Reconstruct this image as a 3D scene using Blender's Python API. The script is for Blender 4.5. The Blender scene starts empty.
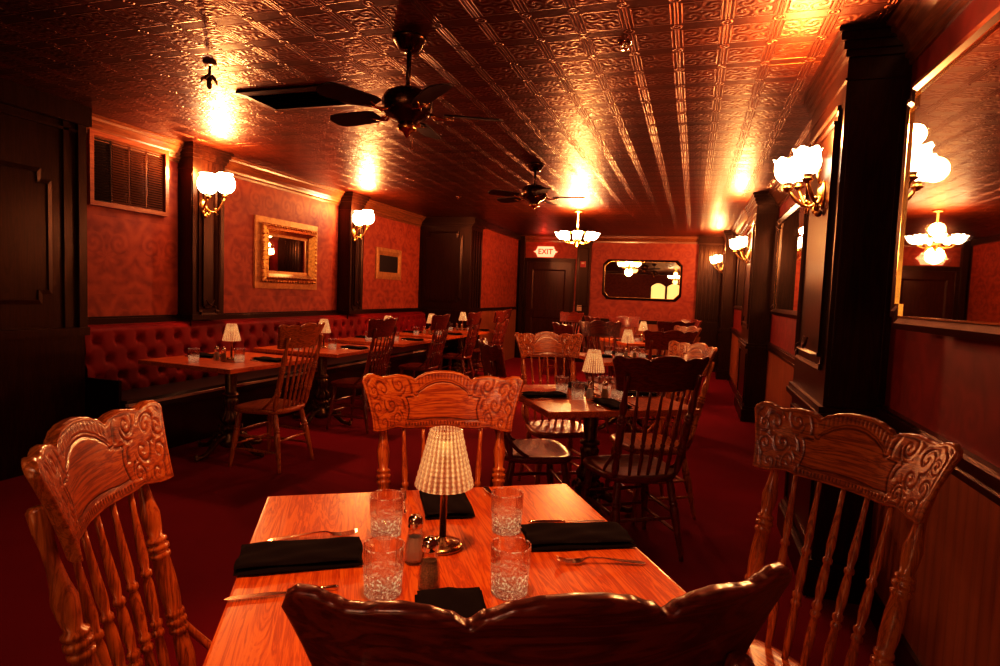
import bpy, bmesh, math, random
from mathutils import Vector, Matrix, Euler
random.seed(7)
PI=math.pi
sc=bpy.context.scene
COL=sc.collection
R=math.radians
H=1.37

# ------------------------------------------------------------------ materials
class NT:
    def __init__(s,name):
        s.m=bpy.data.materials.new(name); s.m.use_nodes=True
        s.t=s.m.node_tree; s.t.nodes.clear()
        s.out=s.n('ShaderNodeOutputMaterial'); s.b=s.n('ShaderNodeBsdfPrincipled')
        s.t.links.new(s.b.outputs[0],s.out.inputs[0])
    def n(s,kind,**kw):
        nd=s.t.nodes.new(kind)
        for k,v in kw.items(): setattr(nd,k,v)
        return nd
    def l(s,a,b): s.t.links.new(a,b)
    def set(s,**kw):
        for k,v in kw.items():
            s.b.inputs[k.replace('_',' ')].default_value=v
    def math(s,op,a,b=None,c=None):
        nd=s.n('ShaderNodeMath',operation=op)
        for i,v in enumerate((a,b,c)):
            if v is None: continue
            if hasattr(v,'links'): s.l(v,nd.inputs[i])
            else: nd.inputs[i].default_value=v
        return nd.outputs[0]
    def coord(s,kind='Object',scale=(1,1,1),loc=(0,0,0),rot=(0,0,0)):
        tc=s.n('ShaderNodeTexCoord'); mp=s.n('ShaderNodeMapping')
        mp.inputs['Scale'].default_value=scale; mp.inputs['Location'].default_value=loc; mp.inputs['Rotation'].default_value=rot
        s.l(tc.outputs[kind],mp.inputs[0]); return mp.outputs[0]
    def noise(s,vec,scale,detail=4,rough=.55,dist=0):
        nd=s.n('ShaderNodeTexNoise'); nd.inputs['Scale'].default_value=scale; nd.inputs['Detail'].default_value=detail
        nd.inputs['Roughness'].default_value=rough; nd.inputs['Distortion'].default_value=dist
        if vec is not None: s.l(vec,nd.inputs['Vector'])
        return nd.outputs[0]
    def ramp(s,f,stops):
        nd=s.n('ShaderNodeValToRGB'); e=nd.color_ramp.elements
        while len(e)<len(stops): e.new(.5)
        for i,(p,c) in enumerate(stops): e[i].position=p; e[i].color=(*c,1)
        s.l(f,nd.inputs[0]); return nd.outputs[0]
    def bump(s,h,strength=.4,dist=.01):
        nd=s.n('ShaderNodeBump'); nd.inputs['Strength'].default_value=strength; nd.inputs['Distance'].default_value=dist
        s.l(h,nd.inputs['Height']); s.l(nd.outputs[0],s.b.inputs['Normal']); return nd
def simple(name,col,rough=.5,metal=0,emit=None,es=0,coat=0,noise=.15,nscale=20):
    m=NT(name); m.set(Roughness=rough,Metallic=metal)
    f=m.noise(m.coord(),nscale,3)
    a=tuple(max(0,c*(1-noise)) for c in col); b=tuple(min(1,c*(1+noise)) for c in col)
    m.l(m.ramp(f,[(.3,a),(.7,b)]),m.b.inputs['Base Color'])
    if coat: m.b.inputs['Coat Weight'].default_value=coat; m.b.inputs['Coat Roughness'].default_value=.12
    if emit: m.b.inputs['Emission Color'].default_value=(*emit,1); m.b.inputs['Emission Strength'].default_value=es
    return m.m
def wood(name,dark,mid,light,grain='x',rough=.28,coat=.5,scale=1.0,carve=False):
    m=NT(name)
    s={'x':(1.2,14,14),'y':(14,1.2,14),'z':(14,14,1.2)}[grain]
    v=m.coord('Object',tuple(q*scale for q in s))
    n1=m.noise(v,2.2,5,.6,1.4)
    w=m.math('SINE',m.math('MULTIPLY',n1,34.))
    w=m.math('MULTIPLY_ADD',w,.5,.5)
    s2={'x':(3,160,160),'y':(160,3,160),'z':(160,160,3)}[grain]
    fine=m.noise(m.coord('Object',s2),1.3,3,.7)
    big=m.noise(m.coord(),2.5,2)
    f=m.math('ADD',m.math('MULTIPLY',w,.32),m.math('MULTIPLY',fine,.55))
    f=m.math('ADD',f,m.math('MULTIPLY',big,.22))
    c=m.ramp(f,[(.28,dark),(.52,mid),(.8,light)])
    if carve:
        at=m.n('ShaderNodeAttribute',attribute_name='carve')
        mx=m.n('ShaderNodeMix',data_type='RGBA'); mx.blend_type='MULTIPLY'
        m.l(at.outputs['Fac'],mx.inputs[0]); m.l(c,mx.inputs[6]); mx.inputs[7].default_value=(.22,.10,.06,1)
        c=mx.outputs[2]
    m.l(c,m.b.inputs['Base Color'])
    m.set(Roughness=rough); m.b.inputs['Coat Weight'].default_value=coat; m.b.inputs['Coat Roughness'].default_value=.18
    m.bump(f,.12,.002)
    return m.m
M={}
M['top']=wood('oak_table_top',(.37,.052,.006),(.68,.13,.013),(.86,.22,.026),'y',.32,.3,1.0)
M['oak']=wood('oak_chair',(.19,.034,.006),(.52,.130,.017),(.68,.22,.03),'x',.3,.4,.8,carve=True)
M['oakz']=wood('oak_turned',(.19,.034,.006),(.52,.130,.017),(.68,.22,.03),'z',.28,.5,.8)
M['doak']=wood('shaded_oak_chair',(.07,.008,.004),(.18,.022,.008),(.28,.04,.012),'x',.3,.4,.8,carve=True)  # same chair oak with shade put into its colour
M['shaded_oakz']=wood('shaded_oak_turned',(.07,.008,.004),(.18,.022,.008),(.28,.04,.012),'z',.28,.5,.8)
M['panel']=wood('ebonised_panel',(.004,.0014,.0008),(.012,.0036,.0016),(.025,.008,.003),'z',.3,.12,.6)
M['panelx']=wood('ebonised_trim',(.004,.0016,.001),(.011,.004,.002),(.022,.008,.004),'y',.28,.3,.6)
M['crown']=wood('crown_wood',(.12,.038,.012),(.22,.075,.022),(.32,.115,.035),'y',.28,.5,.6)
M['orange']=wood('orange_frame_wood',(.25,.05,.012),(.4,.09,.02),(.5,.13,.03),'y',.4,.3,.6)
M['door']=wood('door_wood',(.012,.003,.002),(.03,.007,.004),(.05,.012,.006),'z',.32,.3,.6)
M['gold']=simple('antique_gold',(.72,.42,.14),.3,1,noise=.35,nscale=40)
M['dullgold']=simple('dull_gilt',(.52,.26,.085),.5,.4,noise=.25)
M['brass']=simple('polished_brass',(.85,.55,.22),.18,1)
M['steel']=simple('polished_steel',(.8,.72,.62),.14,1,noise=.05)
M['bronze']=simple('bronze_lamp_metal',(.42,.27,.14),.22,1,noise=.15)
M['iron']=simple('cast_iron',(.15,.10,.055),.3,.9,noise=.5,nscale=30)
M['black']=simple('black_lacquer',(.006,.004,.004),.35,coat=.3)
M['vinyl']=simple('black_vinyl',(.010,.006,.006),.42,noise=.2)
M['vent']=simple('dark_vent_metal',(.02,.012,.01),.4,.5)
M['fanmetal']=simple('fan_bronze',(.10,.05,.028),.25,1,noise=.3)
M['fanblade']=simple('fan_blade_dark',(.012,.006,.005),.6)
M['shutter']=simple('shutter_slats',(.20,.07,.03),.3,.3)
M['salt']=simple('white_salt',(.85,.8,.72),.7,noise=.05)
M['pepper']=simple('ground_pepper',(.62,.40,.20),.8,noise=.4,nscale=300)
M['white']=simple('ivory_plastic',(.75,.55,.4),.4,noise=.05)
M['redplastic']=simple('red_plastic',(.5,.02,.01),.3,noise=.05)
M['shade']=simple('lit_glass_shade',(1,.9,.75),.4,emit=(1,.84,.60),es=14,noise=.02)
M['bulb']=simple('candle_bulb',(1,.9,.75),.4,emit=(1,.8,.5),es=14,noise=.02)
M['exitface']=simple('exit_sign_face',(.9,.5,.4),.5,emit=(1,.42,.25),es=1.7,noise=.02)
M['exitred']=simple('exit_sign_letters',(.7,.01,.01),.5,emit=(1,.02,.01),es=.9,noise=.02)
M['daylit']=simple('lit_window_pane',(1,.8,.5),.5,emit=(1,.62,.25),es=2.0,noise=.1,nscale=3)
def napkin_mat():
    m=NT('black_napkin_cloth'); m.set(Roughness=.95)
    c=m.coord('Object',(1,1,1))
    f=m.noise(c,500,2)
    m.l(m.ramp(f,[(.3,(.003,.002,.002)),(.7,(.008,.005,.005))]),m.b.inputs['Base Color'])
    m.bump(f,.3,.0006); m.b.inputs['Specular IOR Level'].default_value=.12
    return m.m
M['napkin']=napkin_mat()
def carpet_mat():
    m=NT('crimson_carpet'); m.set(Roughness=1.)
    c=m.coord()
    f=m.noise(c,260,2,.8); g=m.noise(c,1.3,3)
    k=m.math('ADD',m.math('MULTIPLY',f,.6),m.math('MULTIPLY',g,.4))
    m.l(m.ramp(k,[(.3,(.13,.002,.008)),(.7,(.24,.004,.016))]),m.b.inputs['Base Color'])
    m.b.inputs['Sheen Weight'].default_value=.25; m.b.inputs['Sheen Tint'].default_value=(.6,.05,.05,1)
    m.b.inputs['Specular IOR Level'].default_value=.1
    m.bump(f,.6,.004); return m.m
M['carpet']=carpet_mat()
def leather():
    m=NT('oxblood_leather'); m.set(Roughness=.55)
    f=m.noise(m.coord(),90,3); g=m.noise(m.coord(),3,2)
    m.l(m.ramp(g,[(.3,(.17,.005,.006)),(.7,(.27,.009,.010))]),m.b.inputs['Base Color'])
    m.bump(f,.15,.002); m.b.inputs['Specular Tint'].default_value=(1,.3,.25,1); m.b.inputs['Specular IOR Level'].default_value=.35; return m.m
M['leather']=leather()
def mirror():
    m=NT('mirror_silver'); m.set(Roughness=.015,Metallic=1.)
    m.b.inputs['Base Color'].default_value=(.78,.72,.62,1); return m.m
M['mirror']=mirror()
def glass(name='cut_glass_painted_glints',glint=1.):
    m=NT(name)
    m.b.inputs['Base Color'].default_value=(1,.98,.94,1); m.set(Roughness=.01,IOR=1.45)
    m.b.inputs['Transmission Weight'].default_value=1.
    tr=m.n('ShaderNodeBsdfTransparent'); tr.inputs[0].default_value=(.97,.93,.88,1)
    tl=m.n('ShaderNodeEmission'); tl.inputs[0].default_value=(1,.72,.42,1); tl.inputs[1].default_value=.95*glint+.001  # painted glints: glowing specks and rim stand in for refracted light
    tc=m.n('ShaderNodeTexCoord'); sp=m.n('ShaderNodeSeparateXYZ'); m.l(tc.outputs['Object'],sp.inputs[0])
    cut=m.math('MAXIMUM',m.math('LESS_THAN',sp.outputs[2],.050),m.math('MULTIPLY',m.math('GREATER_THAN',sp.outputs[2],.0985),.9)) if glint else m.math('MULTIPLY',sp.outputs[2],0.)
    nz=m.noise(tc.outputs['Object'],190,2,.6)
    glint_mask=m.math('MULTIPLY',m.math('GREATER_THAN',nz,.585),cut)
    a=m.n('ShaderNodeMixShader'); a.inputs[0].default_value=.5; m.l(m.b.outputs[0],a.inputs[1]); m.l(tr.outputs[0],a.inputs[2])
    b=m.n('ShaderNodeMixShader'); m.l(m.math('MULTIPLY',glint_mask,.5),b.inputs[0]); m.l(a.outputs[0],b.inputs[1]); m.l(tl.outputs[0],b.inputs[2])
    m.l(b.outputs[0],m.out.inputs[0]); return m.m
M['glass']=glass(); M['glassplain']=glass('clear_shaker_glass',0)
def crystal():
    m=NT('ribbed_crystal_shade')
    m.b.inputs['Base Color'].default_value=(1,.9,.75,1); m.set(Roughness=.12,IOR=1.5)
    m.b.inputs['Transmission Weight'].default_value=.8
    tc=m.n('ShaderNodeTexCoord'); sp=m.n('ShaderNodeSeparateXYZ'); m.l(tc.outputs['Object'],sp.inputs[0])
    ang=m.math('ARCTAN2',sp.outputs[1],sp.outputs[0])
    rib=m.math('MULTIPLY_ADD',m.math('SINE',m.math('MULTIPLY',ang,28.)),.5,.5)
    row=m.math('MULTIPLY_ADD',m.math('SINE',m.math('MULTIPLY',sp.outputs[2],600.)),.5,.5)
    nz=m.noise(tc.outputs['Object'],170,3,.7)
    f=m.math('ADD',m.math('MULTIPLY',rib,.40),m.math('MULTIPLY',row,.12)); f=m.math('ADD',f,m.math('MULTIPLY',nz,.55))
    e=m.ramp(f,[(.36,(.05,.012,.004)),(.54,(.30,.12,.045)),(.70,(.75,.38,.16)),(.85,(1,.76,.46))])  # bright ribs and shaded grooves painted into the shade's glow
    m.l(e,m.b.inputs['Emission Color']); m.b.inputs['Emission Strength'].default_value=.52
    tr=m.n('ShaderNodeBsdfTransparent')
    a=m.n('ShaderNodeMixShader'); a.inputs[0].default_value=.25; m.l(m.b.outputs[0],a.inputs[1]); m.l(tr.outputs[0],a.inputs[2])
    m.l(a.outputs[0],m.out.inputs[0]); return m.m
M['crystal']=crystal()
def damask(name,axes,lo,hi,rough=.6,amp=.1):
    """axes: which world components are horizontal / vertical"""
    m=NT(name); m.set(Roughness=rough)
    tc=m.n('ShaderNodeTexCoord'); sp=m.n('ShaderNodeSeparateXYZ'); m.l(tc.outputs['Object'],sp.inputs[0])
    h=sp.outputs[axes[0]]; z=sp.outputs[axes[1]]
    W=.52; Ht=.62
    row=m.math('FLOOR',m.math('DIVIDE',z,Ht))
    sh=m.math('MULTIPLY',row,W*.5)
    u=m.math('PINGPONG',m.math('ADD',h,sh),W*.5)          # mirrored horizontally, 0..W/2
    v=m.math('SUBTRACT',z,m.math('MULTIPLY',row,Ht))       # 0..Ht
    v=m.math('SUBTRACT',v,Ht*.5)
    r=m.math('SQRT',m.math('ADD',m.math('MULTIPLY',u,u),m.math('MULTIPLY',v,v)))
    a=m.math('ARCTAN2',u,v)
    pet=m.math('SINE',m.math('ADD',m.math('MULTIPLY',a,7.),m.math('MULTIPLY',r,26.)))
    ring=m.math('SINE',m.math('MULTIPLY_ADD',pet,1.3,m.math('MULTIPLY',r,44.)))
    du=m.math('SUBTRACT',u,.11); dv=m.math('SUBTRACT',v,.10)
    r2=m.math('SQRT',m.math('ADD',m.math('MULTIPLY',du,du),m.math('MULTIPLY',dv,dv)))
    a2=m.math('ARCTAN2',du,dv)
    spi=m.math('SINE',m.math('ADD',m.math('MULTIPLY',r2,95.),a2))
    near=m.math('LESS_THAN',r2,.085)
    mix=m.math('ADD',m.math('MULTIPLY',spi,near),m.math('MULTIPLY',ring,m.math('SUBTRACT',1.,near)))
    nz=m.noise(tc.outputs['Object'],9,4); fine=m.noise(tc.outputs['Object'],260,2)
    f=m.math('ADD',m.math('MULTIPLY',mix,amp),m.math('MULTIPLY',nz,.75))
    f=m.math('ADD',f,m.math('MULTIPLY',fine,.12))
    m.l(m.ramp(f,[(.25,lo),(.42,tuple((a_+b_)/2 for a_,b_ in zip(lo,hi))),(.62,hi)]),m.b.inputs['Base Color'])
    m.bump(f,.12,.003); return m.m
M['wallX']=damask('red_damask_side',(1,2),amp=.10,lo=(.26,.029,.009),hi=(.47,.090,.026))
M['wallY']=damask('red_damask_end',(0,2),(.28,.033,.011),(.44,.082,.026))
M['wallR']=damask('crimson_damask',(1,2),(.22,.008,.008),(.34,.020,.014),.5)
def wains():
    m=NT('tan_wainscot'); m.set(Roughness=.45)
    tc=m.n('ShaderNodeTexCoord'); sp=m.n('ShaderNodeSeparateXYZ'); m.l(tc.outputs['Object'],sp.inputs[0])
    g=m.math('PINGPONG',m.math('ADD',sp.outputs[1],sp.outputs[0]),.035)
    gr=m.math('MULTIPLY',g,1/.035)
    gr=m.math('POWER',gr,.3)
    n=m.noise(m.coord('Object',(9,9,.8)),3,4)
    m.l(m.ramp(m.math('ADD',m.math('MULTIPLY',n,.7),m.math('MULTIPLY',gr,.3)),[(.3,(.24,.06,.018)),(.7,(.46,.14,.04))]),m.b.inputs['Base Color'])
    m.bump(gr,.5,.004); return m.m
M['wains']=wains()
def tin():
    m=NT('pressed_copper_tin'); m.set(Metallic=.92,Roughness=.36)
    tc=m.n('ShaderNodeTexCoord'); sp=m.n('ShaderNodeSeparateXYZ'); m.l(tc.outputs['Object'],sp.inputs[0])
    PX,PY=.212,.262
    x=m.math('ADD',sp.outputs[0],.355+PX*100); y=m.math('ADD',sp.outputs[1],-4.207+PY*100)
    ux=m.math('PINGPONG',x,PX/2); uy=m.math('PINGPONG',y,PY/2)   # distance to the nearest grid line
    def line(d,c,w):   # smooth ridge of half width w centred at c
        q=m.math('DIVIDE',m.math('ABSOLUTE',m.math('SUBTRACT',d,c)),w)
        q=m.math('SUBTRACT',1.,m.math('MINIMUM',q,1.)); return m.math('SMOOTH_MIN',q,.8,.3)
    lx=m.math('MAXIMUM',line(ux,.0065,.0045),m.math('MULTIPLY',line(ux,.024,.004),m.math('GREATER_THAN',uy,.036)))
    ly=m.math('MULTIPLY',line(uy,.0,.004),.0)
    ly2=line(uy,.038,.005)
    inx=m.math('GREATER_THAN',ux,.021); iny=m.math('GREATER_THAN',uy,.028)
    ly2=m.math('MULTIPLY',ly2,inx)
    rr=m.math('SQRT',m.math('ADD',m.math('MULTIPLY',ux,ux),m.math('MULTIPLY',uy,uy)))
    boss=m.math('MAXIMUM',line(rr,.020,.007),line(rr,.0,.010))
    bin_=m.math('LESS_THAN',rr,.030)
    lines=m.math('MAXIMUM',lx,ly2)
    lines=m.math('MULTIPLY',lines,m.math('SUBTRACT',1.,bin_))
    lines=m.math('MAXIMUM',lines,m.math('MULTIPLY',boss,bin_))
    # scroll ornament inside the plate: mirrored spirals
    cx=m.math('SUBTRACT',ux,.063); cy=m.math('SUBTRACT',uy,.088)
    r2=m.math('SQRT',m.math('ADD',m.math('MULTIPLY',cx,cx),m.math('MULTIPLY',cy,cy)))
    a2=m.math('ARCTAN2',cy,cx)
    spi=m.math('MULTIPLY_ADD',m.math('SINE',m.math('ADD',m.math('MULTIPLY',r2,190.),m.math('MULTIPLY',a2,2.))),.5,.5)
    nz=m.noise(tc.outputs['Object'],60,2,.6,.5)
    orn=m.math('MULTIPLY',m.math('ADD',m.math('MULTIPLY',spi,.55),m.math('MULTIPLY',nz,.5)),m.math('MULTIPLY',m.math('GREATER_THAN',ux,.030),m.math('GREATER_THAN',uy,.048)))
    h=m.math('ADD',m.math('MULTIPLY',lines,.85),m.math('MULTIPLY',orn,.62))
    big=m.noise(tc.outputs['Object'],2.2,3); med=m.noise(tc.outputs['Object'],14,3)
    h=m.math('ADD',h,m.math('MULTIPLY',med,.35))
    f=m.math('ADD',m.math('MULTIPLY',h,.35),m.math('MULTIPLY',big,.5))
    m.l(m.ramp(f,[(.2,(.075,.013,.004)),(.5,(.20,.045,.012)),(.8,(.46,.14,.036))]),m.b.inputs['Base Color'])
    m.l(m.math('MULTIPLY_ADD',big,.14,.31),m.b.inputs['Roughness'])
    m.bump(h,.8,.005); return m.m
M['tin']=tin()

for k_ in ('panel','panelx','door','black'):
    b_=M[k_].node_tree.nodes['Principled BSDF']; b_.inputs['Specular IOR Level'].default_value=.32; b_.inputs['Specular Tint'].default_value=(1,.62,.38,1); b_.inputs['Coat Tint'].default_value=(1,.6,.4,1)
# ------------------------------------------------------------------ mesh helpers
class MB:
    def __init__(s): s.v=[]; s.f=[]; s.sm=[]
    def add(s,vs,fs,smooth=False):
        o=len(s.v); s.v+= [tuple(v) for v in vs]; s.f+=[tuple(i+o for i in f) for f in fs]; s.sm+=[smooth]*len(fs); return s
    def box(s,a,b,bev=0):
        x0,y0,z0=[min(p,q) for p,q in zip(a,b)]; x1,y1,z1=[max(p,q) for p,q in zip(a,b)]
        if bev<=0:
            return s.add([(x0,y0,z0),(x1,y0,z0),(x1,y1,z0),(x0,y1,z0),(x0,y0,z1),(x1,y0,z1),(x1,y1,z1),(x0,y1,z1)],
                  [(0,3,2,1),(4,5,6,7),(0,1,5,4),(1,2,6,5),(2,3,7,6),(3,0,4,7)])
        bm=bmesh.new(); bmesh.ops.create_cube(bm,size=1)
        for v in bm.verts: v.co=Vector(((x0+x1)/2+v.co.x*(x1-x0),(y0+y1)/2+v.co.y*(y1-y0),(z0+z1)/2+v.co.z*(z1-z0)))
        bmesh.ops.bevel(bm,geom=bm.edges[:],offset=bev,segments=2,affect='EDGES',profile=.7)
        bm.verts.index_update(); s.add([v.co[:] for v in bm.verts],[[v.index for v in f.verts] for f in bm.faces]); bm.free(); return s
    def tube(s,pts,rad,seg=10,cap=True,smooth=True,flat=None):
        pts=[Vector(p) for p in pts]; n=len(pts)
        if not hasattr(rad,'__len__'): rad=[rad]*n
        vs=[];fs=[]; up=None
        for i,p in enumerate(pts):
            d=(pts[min(i+1,n-1)]-pts[max(i-1,0)]).normalized()
            if up is None:
                up=Vector((0,0,1)) if abs(d.z)<.9 else Vector((1,0,0))
            a=(up-d*up.dot(d)).normalized(); up=a; b=d.cross(a)
            for k in range(seg):
                t=2*PI*k/seg; ca=math.cos(t)*rad[i]; sb=math.sin(t)*rad[i]*(flat or 1)
                vs.append(p+a*ca+b*sb)
        for i in range(n-1):
            for k in range(seg):
                k2=(k+1)%seg; fs.append((i*seg+k,i*seg+k2,(i+1)*seg+k2,(i+1)*seg+k))
        if cap: fs.append(tuple(range(seg))[::-1]); fs.append(tuple((n-1)*seg+k for k in range(seg)))
        return s.add(vs,fs,smooth)
    def turn(s,p0,p1,prof,seg=12,smooth=True):
        p0=Vector(p0);p1=Vector(p1)
        ts=[p0+(p1-p0)*t for t,r in prof]
        d=(p1-p0).normalized(); up=Vector((1,0,0)) if abs(d.x)<.9 else Vector((0,1,0))
        a=(up-d*up.dot(d)).normalized(); b=d.cross(a); n=len(prof); vs=[];fs=[]
        for (t,r),p in zip(prof,ts):
            for k in range(seg):
                q=2*PI*k/seg; vs.append(p+(a*math.cos(q)+b*math.sin(q))*r)
        for i in range(n-1):
            for k in range(seg):
                k2=(k+1)%seg; fs.append((i*seg+k,i*seg+k2,(i+1)*seg+k2,(i+1)*seg+k))
        fs.append(tuple(range(seg))[::-1]); fs.append(tuple((n-1)*seg+k for k in range(seg)))
        return s.add(vs,fs,smooth)
    def lathe(s,c,prof,seg=24,rf=None,smooth=True,cap=True,axis=None):
        """prof (r,z); rf(theta,i)->radius multiplier"""
        vs=[];fs=[];n=len(prof)
        for i,(r,z) in enumerate(prof):
            for k in range(seg):
                q=2*PI*k/seg; m=rf(q,i) if rf else 1
                vs.append((c[0]+r*m*math.cos(q),c[1]+r*m*math.sin(q),c[2]+z))
        for i in range(n-1):
            for k in range(seg):
                k2=(k+1)%seg; fs.append((i*seg+k,i*seg+k2,(i+1)*seg+k2,(i+1)*seg+k))
        if cap:
            fs.append(tuple(range(seg))[::-1]); fs.append(tuple((n-1)*seg+k for k in range(seg)))
        return s.add(vs,fs,smooth)
    def prism(s,poly,f,d0,d1):
        """poly 2D -> f(u,v,depth)"""
        n=len(poly); vs=[f(u,v,d0) for u,v in poly]+[f(u,v,d1) for u,v in poly]
        fs=[tuple(range(n))[::-1],tuple(range(n,2*n))]+[(i,(i+1)%n,(i+1)%n+n,i+n) for i in range(n)]
        return s.add(vs,fs)
    def ring(s,outer,inner,f,d0,d1,di=None):
        """frame between two closed polygons of equal count, from depth d0 to d1 (outer) / di (inner)"""
        n=len(outer); di=d1 if di is None else di
        vs=[f(u,v,d0) for u,v in outer]+[f(u,v,d1) for u,v in outer]+[f(u,v,di) for u,v in inner]+[f(u,v,d0) for u,v in inner]
        fs=[]
        for i in range(n):
            j=(i+1)%n
            fs+= [(i,j,j+n,i+n),(i+n,j+n,j+2*n,i+2*n),(i+2*n,j+2*n,j+3*n,i+3*n)]
        return s.add(vs,fs)
    def sphere(s,c,r,seg=12,rings=8,sz=1):
        return s.lathe(c,[(max(1e-4,r*math.sin(PI*i/rings)),-r*sz*math.cos(PI*i/rings)) for i in range(rings+1)],seg)
    def mesh(s,name,mat,attr=None):
        me=bpy.data.meshes.new(name); me.from_pydata([tuple(v) for v in s.v],[],s.f)
        me.polygons.foreach_set('use_smooth',s.sm)
        me.materials.append(M[mat] if isinstance(mat,str) else mat)
        if attr:
            a=me.attributes.new('carve','FLOAT','POINT'); a.data.foreach_set('value',attr)
        bm=bmesh.new(); bm.from_mesh(me); bmesh.ops.recalc_face_normals(bm,faces=bm.faces[:]); bm.to_mesh(me); bm.free()
        me.update(); return me
    def build(s,name,mat,parent=None,**kw):
        o=bpy.data.objects.new(name,s.mesh(name,mat,**kw)); COL.objects.link(o)
        if parent is not None: o.parent=parent
        return o
def tag(o,label=None,cat=None,group=None,kind=None):
    if label: o['label']=label
    if cat: o['category']=cat
    if group: o['group']=group
    if kind: o['kind']=kind
    return o
def empty(name,label,cat,loc=(0,0,0),rz=0,group=None,kind=None):
    o=bpy.data.objects.new(name,None); COL.objects.link(o); o.empty_display_size=.1
    o.location=loc; o.rotation_euler=(0,0,rz); return tag(o,label,cat,group,kind)
def kids(o): return [c for c in bpy.data.objects if c.parent==o]
def copy_tree(o,loc,rz,label=None,group=None,mats=None):
    def cp(src,par):
        c=src.copy(); COL.objects.link(c); c.parent=par
        if mats and c.type=='MESH' and src.data.materials[0].name in mats:
            key=(src.data.name,mats[src.data.materials[0].name].name)
            if key not in RECOL:
                d=src.data.copy(); d.materials[0]=mats[src.data.materials[0].name]; RECOL[key]=d
            c.data=RECOL[key]
        for k in kids(src): cp(k,c)
        return c
    r=cp(o,None); r.location=loc; r.rotation_euler=(0,0,rz)
    if label: r['label']=label
    if group: r['group']=group
    return r
RECOL={}
def struct(o): o['kind']='structure'; return o
def fX(X,sgn):   # plane facing along x: (u,v,d)->(X+sgn*d, u, v)
    return lambda u,v,d:(X+sgn*d,u,v)
def fY(Y,sgn):
    return lambda u,v,d:(u,Y+sgn*d,v)
def rect(u0,v0,u1,v1): return [(u0,v0),(u1,v0),(u1,v1),(u0,v1)]
def notched(u0,v0,u1,v1,n):  # rectangle with stepped-in corners
    return [(u0+n,v0),(u1-n,v0),(u1-n,v0+n),(u1,v0+n),(u1,v1-n),(u1-n,v1-n),(u1-n,v1),(u0+n,v1),(u0+n,v1-n),(u0,v1-n),(u0,v0+n),(u0+n,v0+n)]
def chamfer(u0,v0,u1,v1,n):
    return [(u0+n,v0),(u1-n,v0),(u1,v0+n),(u1,v1-n),(u1-n,v1),(u0+n,v1),(u0,v1-n),(u0,v0+n)]
def inset_arc(u0,v0,u1,v1,n,k=5):  # concave rounded corners
    pts=[]
    for (cx,cy,a0) in ((u0,v0,90),(u1,v0,180),(u1,v1,270),(u0,v1,0)):
        seq=[(cx+n*math.cos(R(a0-90*i/k)),cy+n*math.sin(R(a0-90*i/k))) for i in range(k+1)]
        pts+=seq
    return pts

# ------------------------------------------------------------------ room shell
CZ=2.6; XL=-4.5; XR=.85; YB=12.4; YF=-4.0
def plane(name,vs,mat,**kw): return struct(MB().add(vs,[(0,1,2,3)]).build(name,mat,**kw))
struct(MB().box((XL-.1,YF-.1,-.08),(XR+.1,YB+.1,0)).build('floor','carpet'))
struct(MB().box((XL-.1,YF-.1,CZ),(XR+.1,YB+.1,CZ+.08)).build('ceiling','tin'))
# left wall: near dark panelled section, then red bays, corner cabinet bump-out, red section to the door
o=struct(MB().box((XL-.1,3.3,0),(XL,9.6,CZ)).build('wall_left','wallX'))
b=MB(); b.box((XL-.1,YF,0),(-4.3,3.3,CZ)); o=struct(b.build('wall_left_near','panel'))
b=MB()
for (y0,y1) in ((-3.6,-1.9),(-1.7,-.1),(.1,1.6),(1.8,3.06)):
    P=notched(y0,1.17,y1,2.1,.07); Q=notched(y0+.03,1.20,y1-.03,2.07,.07)
    b.ring(P,Q,fX(-4.3,1),0,.012,.018)
    b.prism(notched(y0+.03,1.20,y1-.03,2.07,.07),fX(-4.3,1),0,.004)
b.box((-4.3,3.14,.98),(-4.28,3.18,2.5)); b.box((-4.3,3.24,.98),(-4.27,3.30,2.5)); 
b.box((-4.3,YF,.94),(-4.26,3.31,1.0)); b.box((-4.3,YF,2.46),(-4.24,3.32,2.6)); b.box((-4.3,YF,2.40),(-4.28,3.31,2.42))
struct(b.build('trim_1','panel'))
def crown(name,X,sgn,y0,y1,mat='crown'):
    prof=[(0,CZ-.17),(.012,CZ-.17),(.014,CZ-.145),(.03,CZ-.135),(.034,CZ-.115),(.05,CZ-.085),(.085,CZ-.045),(.10,CZ-.04),(.104,CZ-.02),(.125,CZ-.014),(.125,CZ),(0,CZ)]
    n=len(prof); b=MB()
    b.add([(X+sgn*d,y0,z) for d,z in prof]+[(X+sgn*d,y1,z) for d,z in prof],[(i,(i+1)%n,(i+1)%n+n,i+n) for i in range(n)]+[tuple(range(n)),tuple(range(n,2*n))])
    return struct(b.build(name,mat))
def crownY(name,Y,sgn,x0,x1,mat='crown'):
    prof=[(0,CZ-.13),(.02,CZ-.13),(.022,CZ-.10),(.06,CZ-.06),(.09,CZ-.04),(.095,CZ-.015),(.11,CZ-.01),(.11,CZ),(0,CZ)]
    n=len(prof); b=MB()
    b.add([(x0,Y+sgn*d,z) for d,z in prof]+[(x1,Y+sgn*d,z) for d,z in prof],[(i,(i+1)%n,(i+1)%n+n,i+n) for i in range(n)]+[tuple(range(n)),tuple(range(n,2*n))])
    return struct(b.build(name,mat))
crown('trim_2',XL,1,3.3,9.4); crown('trim_3',XR,-1,YF,8.6); 
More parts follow.
